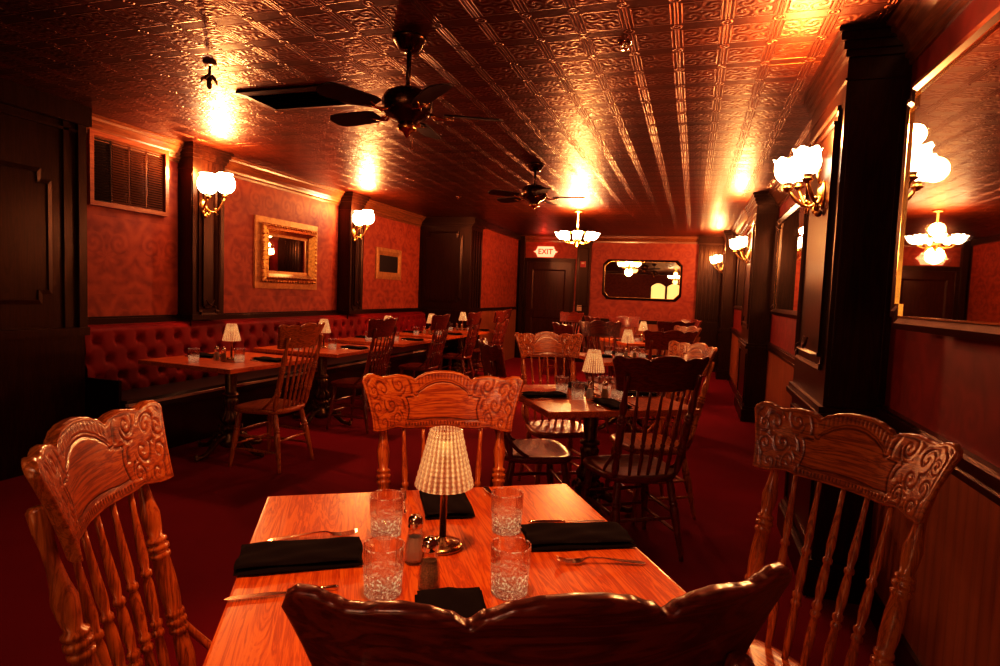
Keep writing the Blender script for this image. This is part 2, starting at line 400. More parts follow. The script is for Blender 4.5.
# chair rail left
b=MB(); b.box((XL,3.3,1.0),(XL+.04,9.4,1.045)); b.box((XL,3.3,1.045),(XL+.025,9.4,1.06)); struct(b.build('trim_4','panelx'))
def pilaster(name,X,sgn,y0,y1,dep,zb=0):
    """face at X+sgn*dep, with capital, base, fluted raised panel"""
    b=MB(); xf=X+sgn*dep
    b.box((X,y0,zb),(xf,y1,CZ))
    for k,(z0,z1,e) in enumerate(((CZ-.02,CZ,.055),(CZ-.055,CZ-.02,.042),(CZ-.09,CZ-.055,.026),(CZ-.12,CZ-.09,.014),(CZ-.22,CZ-.21,.008))):
        b.box((X,y0-e,z0),(xf+sgn*e,y1+e,z1))
    for z0,z1,e in (((zb,.14,.03),(.14,.17,.018),(.84,.87,.03),(.87,.90,.02)) if zb<.5 else ((zb,zb+.05,.012),)):
        b.box((X,y0-e,z0),(xf+sgn*e,y1+e,z1))
    w=y1-y0; m=min(.06,w*.16)
    P=notched(y0+m,1.06,y1-m,CZ-.3,.03); Q=notched(y0+m+.018,1.078,y1-m-.018,CZ-.318,.03)
    b.ring(P,Q,fX(xf,sgn),0,.014,.008)
    P=notched(y0+m+.05,1.12,y1-m-.05,CZ-.36,.02); Q=notched(y0+m+.062,1.132,y1-m-.062,CZ-.372,.02)
    if w>.3: b.ring(P,Q,fX(xf,sgn),0,.018,.006)
    if zb<.5: P=rect(y0+m,.2,y1-m,.78); Q=rect(y0+m+.018,.218,y1-m-.018,.762); b.ring(P,Q,fX(xf,sgn),0,.014,.008)
    # fluting on the near side
    for t in (.1,.9):
        xa=X+sgn*dep*t; b.box((xa-.006,y0-.006,.95),(xa+.006,y0,CZ-.26),.002)
    # small carved drop at the foot of the panel
    yc=(y0+y1)/2
    b.tube([(xf+sgn*.02,yc-.05,1.2),(xf+sgn*.026,yc-.02,1.16),(xf+sgn*.03,yc,1.15),(xf+sgn*.026,yc+.02,1.16),(xf+sgn*.02,yc+.05,1.2)],[.004,.009,.012,.009,.004],8)
    return struct(b.build(name,'panel'))
pilaster('trim_5',XL,1,4.34,4.72,.17,1.015)
pilaster('trim_6',XL,1,6.92,7.25,.19,1.015)
# corner cabinet bump-out
b=MB(); b.box((XL-.1,9.4,0),(-3.56,9.95,CZ))
b.ring(notched(-4.42,1.17,-3.71,2.37,.07),notched(-4.38,1.21,-3.75,2.33,.07),fY(9.4,-1),0,.016,.022)
b.prism(notched(-4.38,1.21,-3.75,2.33,.07),fY(9.4,-1),0,.005)
b.box((-4.5,9.36,2.5),(-3.50,9.95,2.6)); b.box((-4.5,9.375,2.46),(-3.53,9.95,2.5)); b.box((-4.5,9.38,1.0),(-3.54,9.97,1.05))
b.box((-4.49,9.385,1.05),(-4.46,9.4,2.46)); b.box((-3.60,9.385,1.05),(-3.56,9.4,2.46))
for y in (9.5,9.62,9.74,9.86): b.box((-3.56,y-.02,1.1),(-3.548,y+.02,2.4))
struct(b.build('wall_cabinet','panel'))
struct(MB().box((XL-.1,9.95,0),(-3.6,YB+.1,CZ)).build('wall_left_far','wallX'))
struct(MB().box((-3.6,9.95,0),(-3.59,YB,1.05)).build('trim_7','wains'))
b=MB(); b.box((-3.6,9.95,1.04),(-3.565,YB,1.09)); b.box((-3.6,YB-.10,0),(-3.55,YB,2.6)); b.box((-3.6,9.95,2.50),(-3.55,YB,2.6)); struct(b.build('trim_8','panelx'))
# right wall
struct(MB().box((XR,YF,0),(XR+.1,9.0,CZ)).build('wall_right','wallR'))
struct(MB().box((.68,8.6,0),(XR+.1,YB,CZ)).build('wall_right_far','wallR'))
b=MB(); b.box((XR-.012,YF,0),(XR,8.6,.86)); b.box((.668,8.6,0),(.68,YB,.86)); struct(b.build('trim_9','wains'))
for nm,X,y0,y1 in (('trim_10',XR,YF,8.6),('trim_11',.68,8.6,YB)):
    b=MB(); b.box((X-.03,y0,.845),(X,y1,.93)); b.box((X-.045,y0,.90),(X,y1,.922)); b.box((X-.038,y0,.862),(X,y1,.872)); b.box((X-.03,y0,0),(X,y1,.12)); struct(b.build(nm,'panelx'))
pilaster('trim_12',XR,-1,3.1,3.98,.25)
pilaster('trim_13',XR,-1,7.4,8.5,.23)
pilaster('trim_14',.68,-1,11.2,11.75,.2)
crown('trim_15',.68,-1,8.6,YB)
# back wall
struct(MB().box((XL-.1,YB,0),(XR+.1,YB+.1,CZ)).build('wall_back','wallY'))
crownY('trim_16',YB,-1,-3.6,.68)
b=MB()
b.box((-3.58,YB-.10,0),(-3.46,YB,CZ)); b.box((-3.46,YB-.05,0),(-3.40,YB,2.12)); b.box((-2.45,YB-.05,0),(-2.38,YB,2.12)); b.box((-3.46,YB-.055,2.05),(-2.38,YB,2.12))
b.box((-3.48,YB-.07,2.12),(-2.36,YB,2.135)); struct(b.build('trim_17','panel'))
b=MB(); b.box((-2.33,YB-.09,0),(-2.05,YB,CZ)); b.ring(rect(-2.30,1.15,-2.08,2.35),rect(-2.28,1.17,-2.10,2.33),fY(YB-.09,-1),0,.014,.006); b.box((-2.36,YB-.11,2.46),(-2.02,YB,2.5))
struct(b.build('trim_18','panel'))
b=MB(); b.box((-2.05,YB-.02,0),(.05,YB,.86)); struct(b.build('trim_19','wains'))
b=MB(); b.box((-2.05,YB-.04,.86),(.05,YB,.93)); struct(b.build('trim_20','panel'))
d=struct(MB().box((-3.40,YB-.03,0),(-2.45,YB,2.05)).build('door_1','door'))
b=MB()
for z0,z1 in ((.2,.9),(1.05,1.9)):
    b.ring(rect(-3.28,z0,-2.57,z1),rect(-3.25,z0+.03,-2.60,z1-.03),fY(YB-.03,-1),0,.012,.004)
b.build('door_panel','door',d)
MB().sphere((-2.52,YB-.08,.98),.03).tube([(-2.52,YB-.03,.98),(-2.52,YB-.07,.98)],.012).build('door_handle','brass',d)
# dark fluted panelling at the right end of the back wall
b=MB(); b.box((.04,YB-.12,0),(.70,YB,CZ))
for i in range(6):
    x=.09+i*.075; b.box((x-.022,YB-.142,1.0),(x+.022,YB-.12,2.42),.01)
b.box((.02,YB-.15,.9),(.6,YB-.1,.96)); b.box((.02,YB-.16,2.46),(.6,YB-.1,2.6))
struct(b.build('trim_21','panel'))
# front wall (behind the camera, seen in the mirrors)
struct(MB().box((XL-.1,YF-.1,0),(XR+.1,YF,CZ)).build('wall_front','wallY'))
crownY('trim_22',YF,1,XL,XR)
def arched(x0,x1,z0,z1,rise,k=10):
    return [(x0,z0),(x1,z0)]+[(x1-(x1-x0)*i/k, z1+rise*math.sin(PI*i/k)) for i in range(k+1)]
for n,(x0,x1) in enumerate(((-1.9,-1.28),(-1.18,-.56))):
    w=struct(MB().prism(arched(x0,x1,.25,1.95,.14),fY(YF,1),.0,.03).build('window_%d'%(n+1),'daylit'))
    b=MB(); b.ring(arched(x0-.05,x1+.05,.2,1.98,.16),arched(x0,x1,.25,1.95,.14),fY(YF,1),0,.07,.05)
    b.box((x0,YF+.03,1.0),(x1,YF+.05,1.03)); b.build('window_frame','panel',w)

# ------------------------------------------------------------------ mirrors, pictures, vent on the walls
def framed(name,label,f,u0,v0,u1,v1,fw,shape,matf,n=.06,depth=.035,inner='mirror',extra=None,group=None,cat='mirror'):
    r=empty(name,label,cat,f((u0+u1)/2,v0,0),0,group); L=r.location
    g=lambda u,v,d:tuple(a-b_ for a,b_ in zip(f(u,v,d),L))
    O=shape(u0,v0,u1,v1,n); I=shape(u0+fw,v0+fw,u1-fw,v1-fw,n)
    Mi=shape(u0+fw*.45,v0+fw*.45,u1-fw*.45,v1-fw*.45,n)
    b=MB(); b.ring(O,Mi,g,0,depth*.7,depth); b.ring(Mi,I,g,0.001,depth,depth*.45)
    b.build('frame',matf,r)
    MB().prism(I,g,.004,.010).build('mirror_glass' if inner=='mirror' else 'picture_panel',inner,r)
    if extra: extra(r,g)
    return r
def gilt_line(fw,n,shape,u0,v0,u1,v1,mat='brass',w=.006,d=.036):
    def ex(r,g):
        a=fw*.9
        b=MB(); b.ring(shape(u0+a,v0+a,u1-a,v1-a,n),shape(u0+a+w,v0+a+w,u1-a-w,v1-a-w,n),g,.008,d*.6)
        b.build('gilt_edge',mat,r)
    return ex
def backing(r,g):
    MB().prism(rect(1.62,1.33,2.68,2.16),g,-.072,.004).build('backing','panelx',r); gilt_line(.05,.045,notched,1.60,1.29,2.71,2.21,d=.03)(r,g)
mm=framed('wall_mirror','large dark-framed mirror with notched corners nearest on the right wall',fX(XR-.085,-1),1.60,1.29,2.71,2.21,.05,notched,'panelx',.045,.022,extra=backing)
mm.rotation_euler[2]=R(1.5)
framed('wall_mirror','dark-framed wall mirror between the two tall pilasters on the right',fX(XR,-1),4.6,1.25,7.22,2.28,.065,notched,'panelx',.05,.045,extra=gilt_line(.065,.05,notched,4.6,1.25,7.22,2.28))
framed('wall_mirror','slim dark-framed mirror past the second right-hand pilaster, farthest on that wall',fX(.68,-1),8.75,1.25,10.9,2.28,.06,notched,'panelx',.05,.04)
framed('wall_mirror','wide mirror with clipped corners on the red back wall',fY(YB,-1),-1.80,1.33,-.24,2.14,.045,chamfer,'panel',.10,.035,extra=gilt_line(.045,.1,chamfer,-1.80,1.33,-.24,2.14))
def ornate(u0,v0,u1,v1):
    def ex(r,g):
        b=MB(); a=.085; fw=.105
        O=rect(u0+a,v0+a,u1-a,v1-a); I=rect(u0+a+fw,v0+a+fw*.8,u1-a-fw,v1-a-fw*.8); Mi=rect(u0+a+fw*.5,v0+a+fw*.4,u1-a-fw*.5,v1-a-fw*.4)
        b.ring(O,Mi,g,.01,.05,.085); b.ring(Mi,I,g,.01,.085,.03)
        per=[]
        for (p,q) in zip(O,O[1:]+O[:1]):
            L=math.hypot(q[0]-p[0],q[1]-p[1]); k=max(4,int(L/.045))
            for i in range(k): per.append((p[0]+(q[0]-p[0])*i/k,p[1]+(q[1]-p[1])*i/k))
        cu,cv=(u0+u1)/2,(v0+v1)/2
        for i,(u,v) in enumerate(per):
            for s_,rr in ((.0,.016),(.32,.011)):
                uu=u+(.045*(1 if u<cu else -1) if abs(u-cu)>(u1-u0)/2-a-.02 else 0)*s_*3
                vv=v+(.045*(1 if v<cv else -1) if abs(v-cv)>(v1-v0)/2-a-.02 else 0)*s_*3
                c=g(uu,vv,.055+s_*.06); b.sphere(c,rr*(1+.3*(i%2)),6,4)
        b.build('carved_frame','gold',r)
    return ex
framed('picture_mirror','gold-framed mirror with heavy carved inner frame above the long booth',fX(XL,1),5.33,1.32,6.44,2.10,.20,lambda a,b,c,d,n:rect(a,b,c,d),'dullgold',0,.03,extra=ornate(5.33,1.32,6.44,2.10))
framed('framed_picture','small plain gold-framed dark picture near the corner panel',fX(XL,1),7.90,1.51,8.70,1.98,.11,lambda a,b,c,d,n:rect(a,b,c,d),'dullgold',0,.03,inner='vinyl',cat='picture')
# shuttered vent
v=empty('louvered_vent','dark louvered shutter in orange wooden frame high above booth','vent',(XL,3.84,1.93))
g=lambda u,w,d:(d,u-3.84,w-1.93)
y0,y1,z0,z1=3.47,4.20,1.93,2.50
MB().ring(rect(y0,z0,y1,z1),rect(y0+.035,z0+.035,y1-.035,z1-.035),g,0,.045).build('frame','orange',v)
MB().prism(rect(y0+.03,z0+.03,y1-.03,z1-.03),g,0,.005).build('backing','black',v)
for i in range(4):
    a=y0+.04+i*(y1-y0-.08)/4; c=a+(y1-y0-.08)/4-.004
    b=MB(); b.ring(rect(a,z0+.04,c,z1-.04),rect(a+.005,z0+.045,c-.005,z1-.045),g,.012,.018)
    k=24
    for j in range(k):
        zz=z0+.055+(z1-z0-.11)*j/(k-1)
        p=[g(a+.006,zz-.007,.03),g(c-.006,zz-.007,.03),g(c-.006,zz+.007,.014),g(a+.006,zz+.007,.014)]
        q=[(x_-.0015,y_,z_-.0015) for x_,y_,z_ in p]
        b.add(p+q,[(0,1,2,3),(7,6,5,4),(0,4,5,1),(2,6,7,3)])
    b.build('shutter','vent' if i==0 else 'shutter',v)

# ------------------------------------------------------------------ banquette
YB0,YB1=3.33,9.36
bo=empty('banquette_booth','long red tufted leather banquette with black base along left wall','booth',(-4.195,6.3,0))
ox,oy=-4.2,6.3
b=MB(); nu=int((YB1-YB0)/.0125); nv=42; zt=1.0; zb_=.46; vs=[];fs=[]
aa=.095; bb=.14
for j in range(nv+1):
    t=j/nv; z=zb_+(zt-zb_)*t
    for i in range(nu+1):
        y=YB0+(YB1-YB0)*i/nu
        # nearest button of the staggered lattice, and the diagonal pleats between buttons
        U=(y-YB0)/aa; V=(z-zb_)/bb
        best=9
        for vv in (math.floor(V),math.floor(V)+1):
            m_=round((U-vv)/2)*2+vv; best=min(best,math.hypot((U-m_)*aa,(V-vv)*bb))
        p=PI*(U+V)/2; q=PI*(U-V)/2
        s=1-math.exp(-(best/.027)**1.7)-.09*(1-min(1,abs(math.sin(p)*math.sin(q))*3.2))
        dm=0
        edge=min(1,(1-t)*9)**.5
        x=XL+.10+(.050*s)*1.0*min(1,.25+edge)+.05*(1-t)
        if t>.94: x-= (t-.94)*.8
        vs.append((x-ox,y-oy,z))
for j in range(nv):
    for i in range(nu):
        a=j*(nu+1)+i; fs.append((a,a+1,a+nu+2,a+nu+1))
b.add(vs,fs,True)
b.box((XL-ox,YB0-oy,zb_),(XL+.09-ox,YB1-oy,zt)); b.build('backrest','leather',bo)
MB().box((XL-ox+.03,YB0-oy,.36),(-3.93-ox,YB1-oy,.475),.03).build('seat_cushion','vinyl',bo)
b=MB(); b.box((XL-ox+.0,YB0-oy,0),(-4.0-ox,YB1-oy,.38)); b.build('base','black',bo)
b=MB(); b.box((-3.945-ox,YB0-oy,.425),(-3.914-ox,YB1-oy,.445)); b.build('seat_trim','white',bo)
b=MB(); b.box((XL-ox,YB0-oy,1.0),(XL+.10-ox,YB1-oy,1.012)); 
# end panel
MB().box((XL-ox,YB0-oy-.025,0),(-3.98-ox,YB0-oy,.62),.006).build('end_panel','black',bo)

# ------------------------------------------------------------------ pressed-back chair
def crest_mesh(mat='oak'):
    TX=[0,.1,.2,.3,.36,.42,.5,.58,.65,.72,.765,.82,.88,.94,.98,1.0]; TY=[108,110,118,134,152,139,131,128,131,137,138,130,121,122,134,158]
    BX=[0,.5,.58,.66,.75,.85,.95,1.0]; BY=[402,402,398,391,397,405,404,398]
    def itp(xs,ys,x):
        for i in range(len(xs)-1):
            if x<=xs[i+1]: 
                t=(x-xs[i])/(xs[i+1]-xs[i]); t=t*t*(3-2*t) if xs is TX else t
                return ys[i]+(ys[i+1]-ys[i])*t
        return ys[-1]
    k=.000637; HW=.269; zb=.909
    nx,nz=228,72
    scr=[(.79,.76,.13,1,2.2),(.58,.82,.10,-1,1.6),(.91,.70,.09,-1,.6),(.72,.46,.12,-1,1.9),(.89,.40,.10,1,2.9),(.64,.17,.09,1,1.6),(.84,.15,.11,-1,1.4)]
    def relief(s,t):
        a=abs(s); h=0
        def near(d,w):
            q=abs(d)/w
            return max(0,1-q*q) if q<1 else 0
        edge=min(t,(1-t),(1-a)*1.5)
        h-=.55*near(edge-.045,.022)
        # cartouche with an arched top, stepped shoulders and waisted sides
        top=.80-.9*a*a if a<.34 else (.665 if a<.40 else .62-.35*(a-.40))
        wl=.515-.035*math.sin(max(0,min(1,(t-.17)/.45))*PI)
        if a<wl+.012:
            h-=near(t-top,.022)+near(t-.175,.018)
        if .165<t<top+.01: h-=near((a-wl)*1.5,.02)
        # fluted band under the arch
        if a<.345 and .865-.9*a*a*.8<t<.945-.0*a:
            h+= .35*math.sin(a*150+.5*PI)-.2
        if a<.36: h-=.8*near(t-(.845-.95*a*a),.014)
        # toothed band along the bottom
        if a<.55 and .06<t<.125:
            h+= .35 if math.sin(a*150)>-.1 else -.75
        if a<.58: h-=.6*near(t-.145,.012)
        # carved acanthus scrolls
        if a>wl+.045 or (t>top+.06 and a>.37):
            if edge>.06:
                best=0; rb=9
                for cx,cz,rr,sg,tw in scr:
                    dx=(a-cx)*1.40; dz=(t-cz)*.68
                    r=math.hypot(dx,dz)/rr
                    if r<rb: rb=r; best=(cx,cz,rr,sg,tw,dx,dz,r)
                cx,cz,rr,sg,tw,dx,dz,r=best
                th=math.atan2(dz,dx)*sg
                v=math.cos(th+tw+ 6.2*math.log(r+.22)) if r<1.05 else math.cos(2*th+tw+9*math.log(r+.22))
                h+=.35-1.25*max(0,-v-.15)**.8
        return h
    vs=[];fs=[];car=[]
    def back(x,z,s): return -.303-.257*(z-.909)+.066*s*s
    for j in range(nz+1):
        t=j/nz
        for i in range(nx+1):
            s=-1+2*i/nx; zt=zb+(402-itp(TX,TY,abs(s)))*k; z0=zb+(402-itp(BX,BY,abs(s)))*k
            z=z0+(zt-z0)*t
            w=.84+.16*t**1.5
            x=s*HW*w
            h=relief(s,t)
            e=min(t*30,(1-t)*30,(1-abs(s))*40,1); rnd=(1-math.sqrt(max(0,1-(1-e)**2)))*.006
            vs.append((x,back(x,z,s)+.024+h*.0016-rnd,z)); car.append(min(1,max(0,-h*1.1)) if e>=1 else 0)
    N=len(vs)
    for j in range(nz):
        for i in range(nx):
            a=j*(nx+1)+i; fs.append((a,a+1,a+nx+2,a+nx+1))
    # plain back
    mx,mz=60,8
    # use the same outline vertices for rim
    bvs=[]
    for j in range(nz+1):
        t=j/nz
        for i in range(nx+1):
            if not(j in(0,nz) or i in(0,nx) or (i%3==0 and j%9==0)): 
                pass
    idx={}
    def bv(i,j):
        if (i,j) in idx: return idx[(i,j)]
        x,y,z=vs[j*(nx+1)+i]; s=-1+2*i/nx; t=j/nz
        e=min(t*24,(1-t)*24,(1-abs(s))*30,1); rnd=(1-math.sqrt(max(0,1-(1-e)**2)))*.006
        vs.append((x,back(x,z,s)+rnd,z)); car.append(0); idx[(i,j)]=len(vs)-1; return idx[(i,j)]
    JS=[0,1,2,3,6,16,28,40,52,64,69,70,71,72]
    for a,c in zip(JS[:-1],JS[1:]):
        for i in range(0,nx):
            fs.append((bv(i,a),bv(i,c),bv(i+1,c),bv(i+1,a)))
    for i in range(nx):
        fs.append((i,bv(i,0),bv(i+1,0),i+1)); q=nz*(nx+1)+i; fs.append((q,q+1,bv(i+1,nz),bv(i,nz)))
    for jj,(a,c) in enumerate(zip(JS[:-1],JS[1:])):
        for i in (0,nx):
            for j in range(a,c): pass
            loop=[j*(nx+1)+i for j in range(a,c+1)]+[bv(i,c),bv(i,a)]
            fs.append(tuple(loop))
    b=MB(); b.add(vs,fs,True); return b,car
POST=[(0,.011),(.04,.016),(.1,.02),(.17,.017),(.2,.015),(.21,.021),(.225,.021),(.235,.016),(.245,.022),(.262,.022),(.27,.016),(.28,.021),(.295,.021),(.305,.017),(.36,.0205),(.44,.0205),(.52,.018),(.53,.022),(.543,.022),(.55,.016),(.56,.023),(.576,.023),(.584,.016),(.592,.022),(.604,.022),(.615,.014),(.66,.018),(.71,.0205),(.76,.015),(.82,.0115),(.88,.012),(.93,.015),(.99,.015),(1,.011)]
LEG=[(0,.014),(.05,.018),(.16,.021),(.26,.019),(.27,.023),(.285,.023),(.295,.018),(.31,.024),(.33,.024),(.34,.018),(.36,.022),(.42,.024),(.55,.021),(.66,.0165),(.68,.02),(.7,.0165),(.8,.0145),(.93,.012),(1,.011)]
SPIN=[(0,.007),(.1,.0095),(.22,.011),(.3,.0085),(.31,.0125),(.33,.0125),(.34,.008),(.355,.0125),(.375,.0125),(.385,.008),(.45,.0115),(.55,.010),(.58,.0075),(.59,.0115),(.61,.0115),(.62,.0075),(.68,.0105),(.75,.009),(.88,.0062),(1,.006)]
RUNG=[(0,.007),(.2,.009),(.5,.0115),(.8,.009),(1,.007)]
def make_chair():
    c=empty('pressed_back_chair','x','chair')
    # seat
    b=MB(); n=48; rings=[]
    def outline(a):
        cx,sx=math.cos(a),math.sin(a)
        p=3.6; r=(abs(cx)**p+abs(sx)**p)**(-1/p)
        x=r*cx*.225; y=r*sx*.215
        x*= 1+.10*(y/.215)*1.0
        return x,y
    prof=[(0.0,.438,0),(.35,.439,0),(.6,.444,0),(.8,.453,0),(.92,.457,0),(.98,.454,0),(1.0,.445,0),(.995,.43,0),(.95,.418,0),(.6,.415,0),(0,.415,0)]
    vs=[];fs=[]
    for r,z,_ in prof:
        for k in range(n):
            x,y=outline(2*PI*k/n); vs.append((x*max(r,.001),y*max(r,.001),z))
    for i in range(len(prof)-1):
        for k in range(n): k2=(k+1)%n; fs.append((i*n+k,i*n+k2,(i+1)*n+k2,(i+1)*n+k))
    b.add(vs,fs,True); b.build('seat','oak',c)
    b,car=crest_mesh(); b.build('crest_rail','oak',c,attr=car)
    for s in (-1,1):
        MB().turn((s*.178,-.165,.445),(s*.200,-.296,.995),POST,14).build('back_post','oakz',c)
    for i in range(5):
        t=(i-2)/2; MB().turn((t*.105,-.185,.445),(t*.130,-.292+.014*t*t,.918),SPIN,10).build('spindle','oakz',c)
    F=[];B_=[]
    for s in (-1,1):
        MB().turn((s*.170,.145,.425),(s*.215,.195,0),LEG,14).build('front_leg','oakz',c)
        MB().turn((s*.150,-.150,.425),(s*.200,-.235,0),LEG,14).build('rear_leg','oakz',c)
    def fl(s,z): t=(.425-z)/.425; return (s*(.17+.045*t),.145+.05*t,z)
    def rl(s,z): t=(.425-z)/.425; return (s*(.15+.05*t),-.15-.085*t,z)
    for a,d in ((fl(-1,.17),fl(1,.17)),(fl(-1,.27),fl(1,.27)),(rl(-1,.22),rl(1,.22)),(fl(-1,.14),rl(-1,.14)),(fl(1,.14),rl(1,.14)),(fl(-1,.24),rl(-1,.24)),(fl(1,.24),rl(1,.24))):
        MB().turn(a,d,RUNG,8).build('stretcher','oakz',c)
    for s in (-1,1):
        pts=[]
        for k in range(9):
            t=k/8; pts.append((s*(.182+.035*math.sin(PI*t*.9)),-.205+.135*t**1.6,.62-.17*t**.8))
        MB().tube(pts,[.008]*9,8,flat=1.3).build('hip_brace','oakz',c)
    return c
chair0=make_chair()
SHADED={'oak_chair':M['doak'],'oak_turned':M['shaded_oakz']}  # swaps the oak for its shade-coloured copy on the darker chairs
USED=[False]
def chair(x,y,deg,label,dark=False,group=None):
    """x,y: where the middle of the crest rail stands; deg: heading"""
    a=R(deg); ox_=x+.345*(-math.sin(a)); oy_=y+.345*math.cos(a)
    if not USED[0] and not dark:
        USED[0]=True; c=chair0; c.location=(ox_,oy_,0); c.rotation_euler=(0,0,a); c['label']=label
        if group: c['group']=group
        return c
    return copy_tree(chair0,(ox_,oy_,0),a,label,group,SHADED if dark else None)
GC='pressed-back chairs'
chair(-.809,1.904,206.6,'orange oak pressed-back chair behind the near table, facing the camera')
chair(-1.136,.827,-60.4,'carved oak chair at left end of the near table')
chair(.429,1.724,132,'carved oak chair at right of near table beside the wainscot')
chair(-.084,.525,27.8,'shadow-toned scalloped chair back right in front of camera, seen from behind',dark=True)
# middle row
chair(-.09,3.03,33,'shadow-toned chair seen from behind at near right side of second table',dark=True)
chair(-1.04,4.38,180+33,'orange chair facing camera behind the second table')
chair(.07,4.12,122,'brown chair at right of second table, back to the right wall')
chair(-1.17,3.27,-62,'shadow-toned chair at left end of the second table',dark=True)
chair(-.14,5.62,30,'shadow-toned chair seen from behind at the third table',dark=True)
chair(-1.05,7.0,212,'shadow-toned chair facing camera behind the third table',dark=True)
chair(.02,6.75,120,'brown chair on the right side of the third table')
chair(-1.32,5.95,-58,'shadow-toned chair at left side of the third table',dark=True)
chair(-.16,8.05,30,'shadow-toned chair from behind at the fourth, farthest middle table',dark=True)
chair(-1.05,9.5,212,'chair facing camera behind the farthest middle table',dark=True)
chair(.05,9.15,120,'chair at right of the farthest middle table',dark=True)
chair(-1.42,8.45,-58,'shadow-toned chair at left of the farthest middle table',dark=True)
chair(-1.95,10.3,150,'shadow-toned chair standing near the light switch column at the back',dark=True)
chair(-3.10,10.35,100,'chair standing alone before tan wainscot left of the back door',dark=True)
# booth row
TY=[3.90,5.15,6.46,7.72,8.92]
chair(-2.68,3.80,90,'orange-brown chair at booth table nearest the camera')
chair(-2.74,5.14,90,'shadow-toned oak chair at second table along the booth',dark=True)
chair(-2.78,6.62,92,'shadow-toned oak chair at third table along the booth',dark=True)
chair(-2.86,8.0,92,'shadow-toned oak chair at fourth table along the booth',dark=True)
chair(-2.80,9.02,90,'shadow-toned chair at last booth table by corner panel',dark=True)

# ------------------------------------------------------------------ tables
def make_table(label,loc,rz,size=.914,square=.02):
    t=empty('pedestal_table',label,'table',loc,rz)
    h=size/2
    MB().box((-h,-h,.725),(h,h,.76),.006).build('tabletop','top',t)
    b=MB(); b.box((-.2,-.02,.70),(.2,.02,.725)); b.box((-.02,-.2,.70),(.02,.2,.725)); b.build('top_bracket','iron',t)
    def fl(q,i): return 1+(.14*math.cos(10*q) if 8<=i<=16 else 0)
    prof=[(.034,.70),(.04,.66),(.034,.5),(.036,.49),(.05,.48),(.05,.465),(.034,.455),(.04,.44),(.044,.43),(.040,.40),(.036,.36),(.036,.33),(.050,.30),(.058,.275),(.05,.25),(.036,.235),(.036,.225),(.055,.215),(.058,.2),(.048,.19),(.05,.15),(.065,.12),(.07,.09),(.06,.06),(.03,.045)]
    MB().lathe((0,0,0),[(r_*1.22,z_) for r_,z_ in prof[::-1]],40,rf=lambda q,i:fl(q,len(prof)-1-i)).build('column','iron',t)
    for k in range(4):
        a=k*PI/2
        ca,sa=math.cos(a),math.sin(a); b=MB()
        P=[(.03,.13),(.09,.14),(.14,.115),(.19,.07),(.24,.035),(.29,.022),(.325,.028),(.335,.045),(.32,.055)]
        b.tube([(r*ca,r*sa,z) for r,z in P],[.028,.03,.026,.022,.02,.018,.018,.012,.006],10)
        for r,z,q in ((.11,.165,.018),(.16,.13,.014),(.20,.09,.012),(.325,.02,.02)):
            b.sphere((r*ca,r*sa,z),q,8,6)
        for s in (-1,1):
            b.tube([((.07+.02*math.cos(w))*ca-s*(.02+.022*math.sin(w))*sa,(.07+.02*math.cos(w))*sa+s*(.02+.022*math.sin(w))*ca,.19+.03*math.sin(w*1.3)) for w in [x_*.6 for x_ in range(8)]],[.01]*8,8)
        b.build('scroll_foot','iron',t)
    return t
CT=(-.507,1.27)
AF=R(32)
t0=make_table('square oak-topped dining table in the foreground set for four',(CT[0],CT[1],0),AF)
tabs=[]
def table(x,y,rz,label): return copy_tree(t0,(x,y,0),rz,label)
CM=[(-.56,3.66),(-.62,6.25),(-.66,8.75)]; AM=[R(34),R(33),R(32)]
table(*CM[0],AM[0],'second oak table in the middle row, directly behind the foreground one')
table(*CM[1],AM[1],'third oak table in the middle row, half hidden behind chairs')
table(*CM[2],AM[2],'farthest oak table of the middle row, with small lit lamp')
ordn=['nearest the camera along the booth','second from the camera along the booth','third from the camera along the booth','fourth from the camera along the booth','last along the booth, by the corner panel']
for i,y in enumerate(TY):
    table(-3.5,y,R(-3.5 if i==0 else 0),'orange oak pedestal table '+ordn[i])

# ------------------------------------------------------------------ table things
TOP=.7605
def proto(name,cat): return empty(name,'x',cat)
def make_lamp():
    L=proto('table_lamp','lamp')
    b=MB(); b.lathe((0,0,0),[(.048,0),(.05,.004),(.048,.009),(.035,.013),(.014,.018),(.009,.026)],32); b.build('base','bronze',L)
    b=MB(); b.lathe((0,0,0),[(.0085,.02),(.0085,.19),(.014,.195),(.012,.215),(.006,.225)],20); b.build('stem','bronze',L)
    nf=28
    def rf(q,i): return 1+.035*abs(math.sin(q*nf/2))
    prof=[(.0665,.150),(.068,.154)]
    for k in range(17):
        t=k/16; prof.append((.066-.029*t+(.0016 if k%2 else 0),.158+.122*t))
    prof+=[(.038,.283),(.0345,.285)]
    for k in range(9):
        t=k/8; prof.append((.034+.0285*t,.282-.128*t))
    b=MB(); b.lathe((0,0,0),prof+[prof[0]],112,rf=rf,smooth=False,cap=False); b.build('lamp_shade','crystal',L)
    b=MB(); b.lathe((0,0,0),[(.011,.222),(.015,.235),(.014,.25),(.006,.262)],16); b.build('lamp_bulb',M['bulbsoft'],L)
    b=MB()
    for k in range(3):
        a=k*2*PI/3; b.tube([(.008*math.cos(a),.008*math.sin(a),.266),(.034*math.cos(a),.034*math.sin(a),.275)],.0015,6)
    b.lathe((0,0,0),[(.008,.262),(.010,.268),(.004,.274)],12); b.build('shade_spider','bronze',L)
    return L
M['bulbsoft']=simple('soft_lamp_bulb',(1,.85,.6),.4,emit=(1,.66,.32),es=.25,noise=.02)
